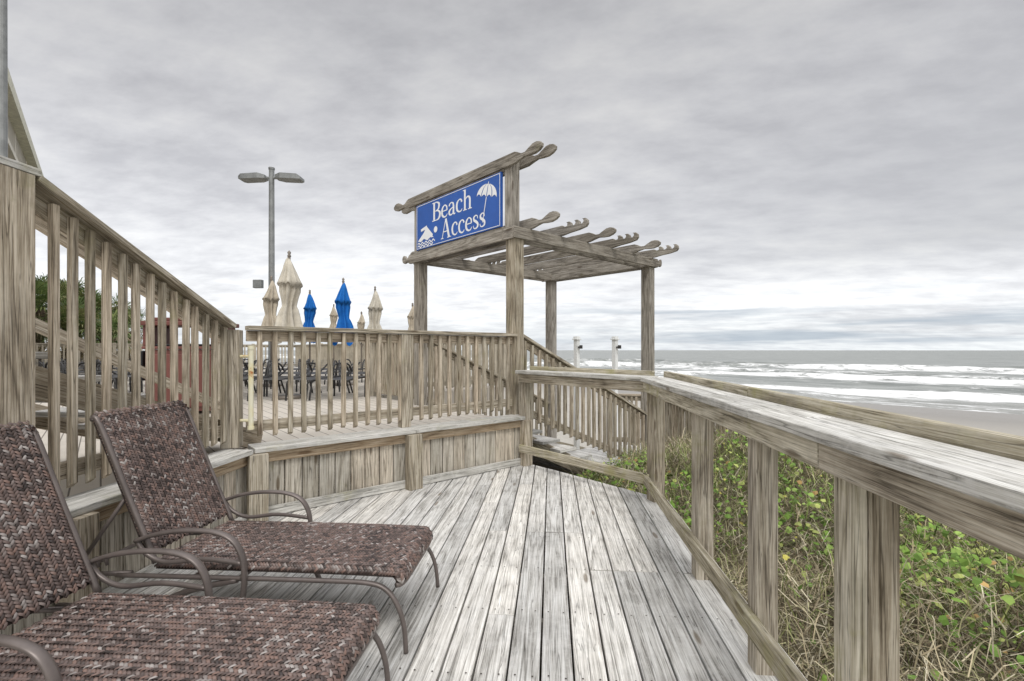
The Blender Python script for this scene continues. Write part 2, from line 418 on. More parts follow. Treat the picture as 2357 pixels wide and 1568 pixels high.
carved(pg,P3-v*0.095+Zu*2.69,-u,v,-2.30,0.09,0.14,'flat','flat',0.036)
carved(pg,P3+v*0.095+Zu*2.69,-u,v,-2.30,0.09,0.14,'flat','flat',0.036)
for Pb in (P1,P2):
    for off in (-0.098,0.098):
        carved(pg,Pb+u*off+Zu*(2.693),v,u,-0.115 if Pb is P1 else -0.07,3.06,0.138,'flat','bulb',0.034,0,0.3)
kinds=['bulb','wave','bulb','wave','bulb','wave']
for k,s_ in enumerate((0.17,0.72,1.27,1.82,2.37,2.92)):
    carved(pg,P1+v*s_+Zu*2.834,-u,v,-2.30,0.14,0.13,kinds[k],kinds[k],0.038,0,1.0)
pg.post((P1+u*0.05).x,(P1+u*0.05).y,2.83,3.71,0.13,0,pa,0.13)
pp=P1+u*2.19; pg.post(pp.x,pp.y,2.83,3.70,0.10,0,pa,0.13)
pg.beam(P1+u*0.115+Zu*2.85-v*0.05,P1+u*2.14+Zu*2.85-v*0.05,0.05,0.036,0)
pg.beam(P1+u*0.115+Zu*3.565-v*0.05,P1+u*2.14+Zu*3.565-v*0.05,0.05,0.034,0)
pg.build('pergola',0.004)

# ------------------------------------------------------------------ SIGN
sign=empty('beach_access_sign')
M_BLUE=simple('blue_sign_paint',(0.032,0.115,0.44),0.45,0,0.12,3.0)
M_WHITE=simple('white_sign_paint',(0.84,0.86,0.89),0.5,0,0.02,5.0)
tL=2.125; EW=1.97
def sg(e,z,dp): return P1+u*(tL-e)-v*(0.078+dp)+Zu*z
z0,z1=2.872,3.546
def boxf(pts4,dp0,dp1):
    a=[sg(e,z,dp0) for e,z in pts4]+[sg(e,z,dp1) for e,z in pts4]
    n=len(pts4)
    f=[tuple(reversed(range(n))),tuple(range(n,2*n))]+[(i,(i+1)%n,n+(i+1)%n,n+i) for i in range(n)]
    return a,f
a,f=boxf([(0,z0),(EW,z0),(EW,z1),(0,z1)],-0.02,0.012)
meshobj('panel',a,f,[M_BLUE],sign)
LV=[];LF=[]; depth=[0.0130]
def addpoly(pts):
    depth[0]+=0.00006
    o=len(LV); LV.extend([sg(e,z,depth[0]) for e,z in pts]); LF.append(tuple(range(o,o+len(pts))))
def stroke(pts,ox,oz,sx,sz,smooth=True):
    depth[0]+=0.00006
    P=[Vector((a,b,c)) for a,b,c in pts]
    if smooth and len(P)>2: P=smoothpath(P,6)
    q_=[]
    for i,p in enumerate(P):
        d=P[min(i+1,len(P)-1)]-P[max(i-1,0)]; d2=Vector((d.x,d.y)).normalized(); n=Vector((-d2.y,d2.x))
        q_.append(((p.x+n.x*p.z/2),(p.y+n.y*p.z/2),(p.x-n.x*p.z/2),(p.y-n.y*p.z/2)))
    o=len(LV)
    for a_,b_,c_,d_ in q_:
        LV.append(sg(ox+a_*sx,oz+b_*sz,depth[0])); LV.append(sg(ox+c_*sx,oz+d_*sz,depth[0]))
    for i in range(len(q_)-1): LF.append((o+2*i,o+2*i+1,o+2*i+3,o+2*i+2))
G={
'B':(0.72,[[(.16,0,.14),(.16,1,.14)],[(0,.98,.045),(.3,.98,.045)],[(0,.022,.045),(.3,.022,.045)],
 [(.16,.975,.05),(.38,.97,.06),(.54,.88,.12),(.56,.75,.14),(.5,.6,.1),(.34,.53,.045),(.16,.52,.045)],
 [(.3,.52,.045),(.5,.49,.08),(.62,.37,.14),(.62,.2,.15),(.52,.07,.1),(.36,.025,.05),(.16,.025,.05)]]),
'e':(0.55,[[(.08,.36,.05),(.48,.36,.05)],[(.47,.36,.09),(.45,.54,.09),(.3,.65,.055),(.14,.55,.1),(.08,.36,.13),(.12,.14,.12),(.28,.035,.08),(.42,.07,.06),(.5,.17,.03)]]),
'a':(0.58,[[(.42,.5,.12),(.42,.3,.12),(.42,.1,.12),(.48,.03,.07),(.56,.05,.03)],[(.09,.5,.1),(.14,.6,.08),(.26,.65,.055),(.38,.6,.09),(.42,.48,.12)],[(.42,.4,.045),(.24,.34,.07),(.1,.22,.12),(.12,.08,.1),(.24,.03,.07),(.36,.08,.05),(.42,.16,.04)]]),
'c':(0.53,[[(.45,.49,.11),(.4,.61,.08),(.28,.65,.055),(.13,.54,.11),(.08,.34,.13),(.13,.13,.11),(.28,.035,.07),(.4,.06,.06),(.48,.15,.03)]]),
'h':(0.68,[[(.14,0,.12),(.14,1.03,.12)],[(0,1.01,.04),(.14,1.01,.04)],[(.01,.02,.04),(.28,.02,.04)],[(.14,.46,.04),(.24,.6,.06),(.36,.64,.08),(.46,.58,.11),(.49,.45,.12),(.49,.2,.12),(.49,0,.12)],[(.36,.02,.04),(.63,.02,.04)]]),
'A':(0.86,[[(.1,0,.05),(.40,1,.05)],[(.68,0,.15),(.41,1.0,.14)],[(.2,.35,.05),(.58,.35,.05)],[(0,.02,.04),(.22,.02,.04)],[(.52,.02,.04),(.84,.02,.04)]]),
's':(0.47,[[(.37,.48,.04),(.34,.61,.05),(.22,.65,.06),(.1,.57,.1),(.12,.44,.12),(.26,.35,.13),(.37,.24,.12),(.36,.1,.1),(.22,.03,.06),(.1,.07,.05),(.06,.19,.04)]]),
}
def word(w,ox,oz,sx,sz):
    for ch in w:
        adv,st_=G[ch]
        for s_ in st_: stroke(s_,ox,oz,sx,sz,len(s_)>2)
        ox+=adv*sx
word('Beach',0.44,3.225,0.315,0.27)
word('Access',0.665,2.930,0.298,0.275)
for pts in ([(0.015,z0+.012),(EW-.015,z0+.012),(EW-.015,z0+.020),(0.015,z0+.020)],[(0.015,z1-.020),(EW-.015,z1-.020),(EW-.015,z1-.012),(0.015,z1-.012)],
            [(0.015,z0+.021),(0.025,z0+.021),(0.025,z1-.021),(0.015,z1-.021)],[(EW-.025,z0+.021),(EW-.015,z0+.021),(EW-.015,z1-.021),(EW-.025,z1-.021)]): addpoly(pts)
cx,cz=1.69,3.30; tilt=math.radians(-14)
def rot(a,b): return (cx+a*math.cos(tilt)-b*math.sin(tilt), cz+a*math.sin(tilt)+b*math.cos(tilt))
R=0.205
def merid(t,lam):
    an=t*math.pi/2; return (R*lam*math.cos(an), R*0.80*math.sin(an))
lams=[-1,-0.52,0.0,0.52,1]
for k in range(4):
    l0,l1=lams[k]+0.035,lams[k+1]-0.035
    if k==0:l0=-1
    if k==3:l1=1
    pts=[merid(t/8,l0) for t in range(0,8)]+[merid(t/8,l1) for t in range(7,-1,-1)]
    for j in range(1,6):
        f_=j/6; lx=l1+(l0-l1)*f_; pts.append((R*lx,0.028*math.sin(math.pi*f_)))
    addpoly([rot(*p_) for p_ in pts])
a_=rot(0,0.0);b_=rot(0,-0.32)
stroke([(a_[0],a_[1],.014),(b_[0],b_[1],.014)],0,0,1,1,False)
a_=rot(0,R*.78);b_=rot(0,R*.92); stroke([(a_[0],a_[1],.016),(b_[0],b_[1],.010)],0,0,1,1,False)
hx,hz=0.53,3.10
addpoly([(hx+0.046*math.cos(k*math.pi/10),hz+0.046*math.sin(k*math.pi/10)) for k in range(20)])
stroke([(0.44,3.02,.06),(0.28,3.165,.052)],0,0,1,1,False)
stroke([(0.30,3.178,.048),(0.135,3.150,.038)],0,0,1,1,False)
addpoly([(0.05,3.00),(0.22,3.11),(0.275,3.175),(0.315,3.15),(0.48,2.995),(0.40,3.015),(0.31,2.978),(0.22,3.015),(0.13,2.98)])
for k,zz in enumerate((2.955,2.915)):
    pts=[(0.05+j*0.0125,zz+0.015*math.sin(j*0.80),0.017) for j in range(38-4*k)]
    stroke(pts,0,0,1,1,True)
meshobj('lettering',LV,LF,[M_WHITE],sign)

# ------------------------------------------------------------------ STAIRS DOWN + lower rails
sd=MB([W_DECK,W_FENCE,W_POST])
for k in range(8):
    s0=0.02+k*0.33; z=0.5-0.15*(k+1)
    a=P1+v*(s0+0.165)-u*0.13+Zu*(z-.018); b=P1+v*(s0+0.165)+u*2.03+Zu*(z-.018)
    sd.beam(a,b,0.325,0.036,0)
    a=P1+v*(s0+0.01)+u*0.10+Zu*(z+.06); b=P1+v*(s0+0.01)+u*2.03+Zu*(z+.06)
    sd.beam(a,b,0.022,0.11,1)
for off in (0.08,2.07):
    sd.beam(P1+u*off+v*0.0+Zu*0.30,P1+u*off+v*2.75+Zu*(-0.95),0.04,0.20,1)
for k in range(24):
    sd.beam(P1+u*0.05+v*(2.75+k*0.14)+Zu*(-0.72),P1+u*2.1+v*(2.75+k*0.14)+Zu*(-0.72),0.134,0.036,0)
sd.build('beach_stairs',0.003)
f3=MB([W_FENCE,W_RAIL,W_POST])
e=P1+v*2.85
q0=P1+v*0.09
fence(f3,q0,e,1.55,0.34,0.54,-0.60,(-u.x,-u.y),spacing=0.125,start=0.06,capw=0.11)
q0=P2+v*0.09; e2=P2+v*2.85
fence(f3,q0,e2,1.55,0.34,0.50,-0.62,(-u.x,-u.y),spacing=0.125,start=0.06,capw=0.11)
f3.build('beach_stair_railing',0.003)
f4=MB([W_FENCE,W_RAIL,W_POST])
fence(f4,(1.15,9.35),(1.85,9.25),0.52,0.52,-0.45,-0.45,(0,-1),spacing=0.10,capw=0.09)
fence(f4,(1.85,9.25),(2.9,5.7),0.50,0.40,-0.5,-0.55,(-1,-.2),spacing=0.10,capw=0.09)
f4.post(1.85,9.25,-0.9,0.55,0.1,2); f4.post(2.35,7.55,-0.9,0.48,0.1,2); f4.post(1.12,9.37,-1.0,0.55,0.1,2)
f4.build('dune_fence',0.003)

# ------------------------------------------------------------------ POOL DECK
M_PD,t,b=newmat('pool_deck_surface')
oc=t.add('ShaderNodeTexCoord').outputs['Object']
mm=t.add('ShaderNodeMapping',{'Vector':oc,'Rotation':(0,0,math.radians(45)),'Scale':(1,1,1)}).outputs[0]
br=t.add('ShaderNodeTexBrick',{'Vector':mm,'Scale':1.0,'Color1':(0.60,0.55,0.48,1),'Color2':(0.52,0.48,0.42,1),'Mortar':(0.16,0.14,0.12,1),'Brick Width':3.0,'Row Height':0.145,'Mortar Size':0.005})
nn_=t.add('ShaderNodeTexNoise',{'Vector':oc,'Scale':1.2,'Detail':5.0,'Roughness':0.7}).outputs[0]
t.l.new(t.mix(0.5,br.outputs[0],t.ramp(nn_,[(0.3,0.7),(0.6,1.0)]),'MULTIPLY'),b.inputs['Base Color']); b.inputs['Roughness'].default_value=0.8
pts=[SW(3.82,4.42),SW(3.82,8.5),SW(7,8.5),SW(7,24),SW(-26,24),Vector((-34,-2.0,0)),Vector((-2.60,-2.2,0)),Vector((-2.60,3.72,0))]
vv=[(p.x,p.y,0.5) for p in pts]+[(p.x,p.y,0.2) for p in pts]; n=len(pts)
ff=[tuple(range(n)),tuple(reversed(range(n,2*n)))]+[(i,n+i,n+(i+1)%n,(i+1)%n) for i in range(n)]
meshobj('pool_deck',vv,ff,[M_PD])
M_LF=simple('pale_fence_wood',(0.50,0.45,0.36),0.85,0,0.3,3.0)
pf=MB([M_LF,W_FENCE,W_POST])
def pfence(a,b,nrm,mi=0,sp=0.14,zt=1.6):
    a=Vector(a);b=Vector(b); 
    fence(pf,a,b,zt,zt,0.56,0.56,nrm,spacing=sp,bs=0.05,mi=mi,capmi=mi)
    L=(b-a).length; k=0
    while k*2.4<L:
        p=a+(b-a).normalized()*(k*2.4); pf.post(p.x,p.y,0.5,zt+.03,0.11,mi,a45); k+=1
pfence(SW(3.85,6.75),SW(3.85,8.5),SW(-1,0),1,0.12,1.55)
pfence(SW(3.85,8.5),SW(7,8.5),SW(0,-1),0)
pfence(SW(7,8.5),SW(7,24),SW(-1,0),0)
pfence(SW(-26,24),SW(7,24),SW(0,-1),0)
pf.build('pool_fence',0.0)

# ------------------------------------------------------------------ TERRAIN
def sstep(a,b,x):
    t=np.clip((x-a)/(b-a),0,1); return t*t*(3-2*t)
def ground_h(s,w):
    h=-0.55+0.40*np.exp(-((s-6.6)/1.8)**2)*sstep(0.2,1.6,w)*sstep(5.0,3.6,w)-0.3*sstep(4.0,5.0,w)-0.35*sstep(4.5,8.0,s)*sstep(2.0,0.5,w)
    tt=sstep(7.5,15,s)
    h=h*(1-tt)+(-2.66)*tt
    h=np.where(s>20, h-0.004*(s-20), h)
    h=h-0.10*sstep(34,43,s)-0.10*sstep(40,60,s)-0.6*sstep(44,60,s)
    h=h+0.07*np.sin(s*1.3+w*0.7)*np.cos(w*1.1-s*0.4)*(1-sstep(15,24,s))
    return h
def axis(segs):
    out=[]
    for a,b,st_ in segs: out+=list(np.arange(a,b,st_))
    return np.array(out)
sa=axis([(-3000,-300,300),(-300,-30,30),(-30,0,3),(0,24,0.4),(24,60,1.5),(60,121,20)])
wa=axis([(-3000,-300,300),(-300,-40,20),(-40,-14,2),(-14,12,0.4),(12,60,4),(60,400,20),(400,3001,300)])
SS,WW=np.meshgrid(sa,wa,indexing='ij'); HH=ground_h(SS,WW)
def gridmesh(name,SS,WW,HH,mat,smooth=True,attr=None):
    X=(SS-WW)*S2; Y=(SS+WW)*S2; ns,nw=SS.shape
    co=np.stack([X,Y,HH],-1).reshape(-1,3)
    idx=np.arange(ns*nw).reshape(ns,nw)
    fa=np.stack([idx[:-1,:-1],idx[1:,:-1],idx[1:,1:],idx[:-1,1:]],-1).reshape(-1,4)
    me=bpy.data.meshes.new(name); me.from_pydata(co.tolist(),[],fa.tolist())
    me.materials.append(mat); me.polygons.foreach_set('use_smooth',np.ones(len(fa),dtype=bool))
    if attr is not None:
        at=me.attributes.new('foam','FLOAT','POINT'); at.data.foreach_set('value',attr.ravel().astype(np.float32))
    me.update(); ob=bpy.data.objects.new(name,me); scene.collection.objects.link(ob); return ob
M_SAND,t,b=newmat('beach_sand')
oc=t.add('ShaderNodeTexCoord').outputs['Object']
sw_=t.add('ShaderNodeMapping',{'Vector':oc,'Rotation':(0,0,math.radians(-45))},vector_type='POINT').outputs[0]
sp=t.add('ShaderNodeSeparateXYZ',{'Vector':sw_}); s_=sp.outputs[0]
nz=t.add('ShaderNodeTexNoise',{'Vector':oc,'Scale':0.5,'Detail':6.0,'Roughness':0.7}).outputs[0]
nf=t.add('ShaderNodeTexNoise',{'Vector':oc,'Scale':9.0,'Detail':5.0,'Roughness':0.8}).outputs[0]
dry=t.ramp(nz,[(0.3,(0.40,0.375,0.33)),(0.7,(0.50,0.475,0.43))])
dry=t.mix(0.4,dry,t.ramp(nf,[(0.35,0.6),(0.6,1.0)]),'MULTIPLY')
veg=t.ramp(nf,[(0.3,(0.05,0.04,0.025)),(0.55,(0.17,0.14,0.085)),(0.8,(0.34,0.30,0.2))])
sv=t.math('ADD',s_,t.math('MULTIPLY',t.math('SUBTRACT',nz,0.5),8.0))
c=t.mix(t.mapr(sv,12.0,14.5),veg,dry)
c=t.mix(t.mapr(sv,30.0,40.0),c,(0.28,0.265,0.245))
t.l.new(c,b.inputs['Base Color'])
t.l.new(t.mapr(sv,34.0,43.0,0.9,0.45),b.inputs['Roughness'])
bp=t.add('ShaderNodeBump',{'Height':nf,'Strength':0.35,'Distance':0.03}).outputs[0]; t.l.new(bp,b.inputs['Normal'])
gridmesh('ground',SS,WW,HH,M_SAND)

def vnoise(x,y,sc,seed=0):
    x=x*sc+seed*17.3;y=y*sc+seed*9.1
    xi=np.floor(x).astype(int);yi=np.floor(y).astype(int);fx=x-xi;fy=y-yi
    fx=fx*fx*(3-2*fx);fy=fy*fy*(3-2*fy)
    def h(a,b): 
        n=np.sin(a*127.1+b*311.7+seed*5.7)*43758.5453; return n-np.floor(n)
    return (h(xi,yi)*(1-fx)+h(xi+1,yi)*fx)*(1-fy)+(h(xi,yi+1)*(1-fx)+h(xi+1,yi+1)*fx)*fy
# ------------------------------------------------------------------ SEA
SEA=-2.93
M_SEA,t,b=newmat('sea_water')
oc=t.add('ShaderNodeTexCoord').outputs['Object']
mp1=t.add('ShaderNodeMapping',{'Vector':oc,'Rotation':(0,0,math.radians(-45))}).outputs[0]
mpa=t.add('ShaderNodeMapping',{'Vector':mp1,'Scale':(0.5,0.14,1)}).outputs[0]
n1=t.add('ShaderNodeTexNoise',{'Vector':mpa,'Scale':1.0,'Detail':5.0,'Roughness':0.6,'Distortion':0.4}).outputs[0]
mpb=t.add('ShaderNodeMapping',{'Vector':mp1,'Scale':(0.06,0.012,1)}).outputs[0]
n2=t.add('ShaderNodeTexNoise',{'Vector':mpb,'Scale':1.0,'Detail':5.0,'Roughness':0.6}).outputs[0]
fo=t.add('ShaderNodeAttribute',attribute_name='foam').outputs['Fac']
mpc=t.add('ShaderNodeMapping',{'Vector':mp1,'Scale':(0.42,0.16,1)}).outputs[0]
n3=t.add('ShaderNodeTexNoise',{'Vector':mpc,'Scale':1.0,'Detail':9.0,'Roughness':0.80,'Distortion':1.0}).outputs[0]
fm=t.math('ADD',t.math('MULTIPLY',fo,0.50),t.math('MULTIPLY',t.math('SUBTRACT',n3,0.5),2.0))
fm=t.mapr(fm,0.16,0.36)
col=t.ramp(n2,[(0.35,(0.12,0.135,0.125)),(0.65,(0.21,0.225,0.21))])
col=t.mix(t.mapr(n1,0.42,0.62,0.0,0.75),col,(0.38,0.395,0.375))
ssp=t.add('ShaderNodeSeparateXYZ',{'Vector':mp1}).outputs[0]
col=t.mix(t.mapr(ssp,62.0,44.0,0.0,0.7),col,(0.32,0.31,0.28))
col=t.mix(fm,col,(0.78,0.79,0.785))
t.l.new(col,b.inputs['Base Color'])
t.l.new(t.mapr(fm,0.0,1.0,0.35,0.85),b.inputs['Roughness'])
hgt=t.math('ADD',n1,t.math('MULTIPLY',fm,0.2))
bp=t.add('ShaderNodeBump',{'Height':hgt,'Strength':0.75,'Distance':0.5}).outputs[0]; t.l.new(bp,b.inputs['Normal'])
sa2=axis([(41,175,0.5),(175,300,8),(300,1000,60),(1000,8001,700)])
wa2=axis([(-8000,-1000,700),(-1000,-120,60),(-120,220,1.5),(220,1000,60),(1000,8001,700)])
SS,WW=np.meshgrid(sa2,wa2,indexing='ij')
def wob(w,k): return 3.0*np.sin(w*0.05+k*2.1)+1.6*np.sin(w*0.13+k)+1.2*(vnoise(w,w*0+k,0.35,k)-.5)*2
HH=np.full(SS.shape,SEA); FO=np.zeros(SS.shape)
waves=[(49,.06,0.9,0.5),(55,.18,1.2,0.6),(63,.30,1.4,0.8),(73,.38,1.6,0.7),(85,.55,2.0,1.0),(101,.7,2.4,0.8),(124,.95,2.8,1.2),(150,.8,3.2,0.5)]
for k,(c0,A,wd,fs) in enumerate(waves):
    ds=SS-(c0+wob(WW,k)*(1+k*.15)); br_=vnoise(WW,WW*0+k*3.3,0.045,k+3)
    amp=A*(0.45+0.8*br_)*sstep(44,50,SS)
    HH+=amp*np.exp(-(ds/np.where(ds<0,wd*0.7,wd*1.5))**2)
    act=np.clip((br_-0.36)*4,0,1)
    FO+=fs*act*np.exp(-((ds+0.4)/np.where(ds<0,wd*2.2,wd*1.0))**2)*0.7
FO+=(0.24*sstep(43,45,SS)*(1-sstep(62,78,SS))+0.20*sstep(62,75,SS)*(1-sstep(100,140,SS)))*(0.4+1.2*vnoise(SS,WW*0.4,0.12,11))
FO+=0.30*np.exp(-((SS-(47+0.3*wob(WW,9)))/0.7)**2)
HH+=0.05*np.sin(SS*0.9+WW*0.3)*np.sin(WW*0.5-SS*0.2)*sstep(50,64,SS)*(1-sstep(160,172,SS))
FO=np.clip(FO,0,1)
gridmesh('sea',SS,WW,HH,M_SEA,attr=FO)

# ------------------------------------------------------------------ DUNE VEGETATION (one mesh)
def scatter(n,near=0.6):
    X=[];Y=[]
    while len(X)<n:
        m=n*3
        r=np.random.rand(m)**near*12+0.1; a=np.random.uniform(-0.7,1.75,m)
        x=1.10+r*np.cos(a)-0.2; y=1.5+r*np.sin(a)+np.random.uniform(-2,2,m)
        s=(x+y)*S2; w=(y-x)*S2
        ok=~((x<1.12)&(x+y<5.75)) & (s<13.0) & (w<4.30) & (w>-12)
        X+=list(x[ok]);Y+=list(y[ok])
    return np.array(X[:n]),np.array(Y[:n])
def mound(x,y):
    s=(x+y)*S2; w=(y-x)*S2
    return (0.08+0.75*vnoise(x,y,1.0,1)*vnoise(x,y,0.45,2)+0.25*vnoise(x,y,2.1,3))*(0.45+0.55*sstep(4.25,3.2,w))*(1-0.4*sstep(7,11,s))
VX=[];FC=[];COL=[];base=0
def addblades(n,lmin,lmax,wd,cols,lean,volume,patch=None,droop=0.5,near=0.6):
    global base
    x,y=scatter(n,near)
    if patch is not None:
        keep=patch(x,y)>np.random.rand(len(x)); x=x[keep];y=y[keep]
    n=len(x)
    s=(x+y)*S2;w=(y-x)*S2
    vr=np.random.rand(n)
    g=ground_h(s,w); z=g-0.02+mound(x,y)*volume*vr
    L=np.random.uniform(lmin,lmax,n); az=np.random.uniform(0,2*np.pi,n); ln=np.abs(np.random.normal(lean,0.35,n))
    dx=np.cos(az);dy=np.sin(az)
    jit=np.random.uniform(0,2*np.pi,n); px=np.cos(jit);py=np.sin(jit)
    wv=wd*np.random.uniform(0.6,1.4,n)*(1+0.05*np.hypot(x,y))
    def pt(t,sd):
        th=ln*(0.4+t*droop*2)
        rx=np.sin(th)*L*t; rz=np.cos(th)*L*t
        ww_=wv*sd
        return np.stack([x+dx*rx+px*ww_,y+dy*rx+py*ww_,z+rz],-1)
    P=np.stack([pt(0,-.5),pt(0,.5),pt(.5,.42),pt(.5,-.42),pt(1.0,0)],1)
    VX.append(P.reshape(-1,3))
    o=base+np.arange(n)*5
    q4=np.stack([o,o+1,o+2,o+3],-1); tri=np.stack([o+3,o+2,o+4],-1)
    FC.extend(q4.tolist()); FC.extend(tri.tolist())
    cols=np.array(cols); ci=np.random.randint(0,len(cols),n)
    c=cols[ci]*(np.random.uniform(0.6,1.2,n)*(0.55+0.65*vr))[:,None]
    COL.append(np.repeat(c,5,0)); base+=n*5
def addleaves(n,size,cols,patch,volume=1.0,near=0.6):
    global base
    x,y=scatter(n,near); keep=patch(x,y)>np.random.rand(len(x)); x=x[keep];y=y[keep]; n=len(x)
    s=(x+y)*S2;w=(y-x)*S2
    z=ground_h(s,w)+mound(x,y)*volume*np.random.uniform(0.45,1.15,n)+0.04
    R=size*np.random.uniform(0.4,1.3,n)
    nx=np.random.normal(0,0.6,n)-.15;ny=np.random.normal(0,0.6,n)-.3;nz=np.ones(n)
    N=np.stack([nx,ny,nz],-1); N/=np.linalg.norm(N,axis=1)[:,None]
    a=np.cross(N,np.array([0.3,0.9,0.1])); a/=np.linalg.norm(a,axis=1)[:,None]; b_=np.cross(N,a)
    ph=np.random.uniform(0,6.28,n); c0=np.stack([x,y,z],-1); P=[]
    for k in range(6):
        an=ph+k*np.pi/3; rr_=R*(1.0 if k else 0.55)
        P.append(c0+a*(np.cos(an)*rr_)[:,None]+b_*(np.sin(an)*rr_)[:,None]+N*((0.25*R*(k%3==0)))[:,None])
    P=np.stack(P,1); VX.append(P.reshape(-1,3)); o=base+np.arange(n)*6
    FC.extend(np.stack([o,o+1,o+2,o+3],-1).tolist()); FC.extend(np.stack([o,o+3,o+4,o+5],-1).tolist())
    cols=np.array(cols); c=cols[np.random.randint(0,len(cols),n)]*np.random.uniform(0.55,1.25,(n,1))
    COL.append(np.repeat(c,6,0)); base+=n*6
dryc=[(0.60,0.53,0.37),(0.48,0.41,0.27),(0.66,0.60,0.45),(0.34,0.28,0.18),(0.44,0.42,0.23)]
darkc=[(0.15,0.11,0.07),(0.23,0.175,0.115),(0.11,0.09,0.05),(0.30,0.245,0.165)]
grc=[(0.22,0.29,0.08),(0.29,0.35,0.11),(0.15,0.21,0.06),(0.38,0.41,0.16)]
leafc=[(0.23,0.38,0.07),(0.31,0.45,0.11),(0.15,0.26,0.05),(0.43,0.49,0.15),(0.18,0.30,0.065)]
pg_=lambda x,y: np.clip((vnoise(x,y,0.8,5)-0.28)*4,0.08,1)
pvine=lambda x,y: np.clip((vnoise(x,y,0.9,5)-0.36)*4,0.05,1)*np.clip(1.35-(x+y)*S2*0.12,0.25,1)
pdk=lambda x,y: np.clip((vnoise(x,y,0.5,6)-0.32)*4,0.2,1)
pdry=lambda x,y: np.clip((0.80-vnoise(x,y,0.8,5))*3,0.3,1)
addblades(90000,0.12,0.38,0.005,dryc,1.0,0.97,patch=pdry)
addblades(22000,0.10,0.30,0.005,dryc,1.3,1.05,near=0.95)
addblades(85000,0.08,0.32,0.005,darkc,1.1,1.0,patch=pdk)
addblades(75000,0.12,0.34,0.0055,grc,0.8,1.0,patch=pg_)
addblades(2500,0.4,0.75,0.004,dryc,0.5,0.8,droop=0.9)
addleaves(52000,0.024,leafc,pvine)
addleaves(3500,0.022,[(0.55,0.5,0.12),(0.45,0.3,0.12)],pvine)
co=np.concatenate(VX); cc=np.concatenate(COL); cc=np.concatenate([np.clip(cc,0,1),np.ones((len(cc),1))],1)
me=bpy.data.meshes.new('dune_vegetation'); me.from_pydata(co.tolist(),[],FC)
ca=me.color_attributes.new('col','FLOAT_COLOR','POINT'); ca.data.foreach_set('color',cc.astype(np.float32).ravel())
M_VEG=simple('dune_plant_foliage',(0.2,0.2,0.1),0.75,0,0.35,2.5,0.2,attr='col')
me.materials.append(M_VEG); me.update()
ob=bpy.data.objects.new('dune_vegetation',me); scene.collection.objects.link(ob)

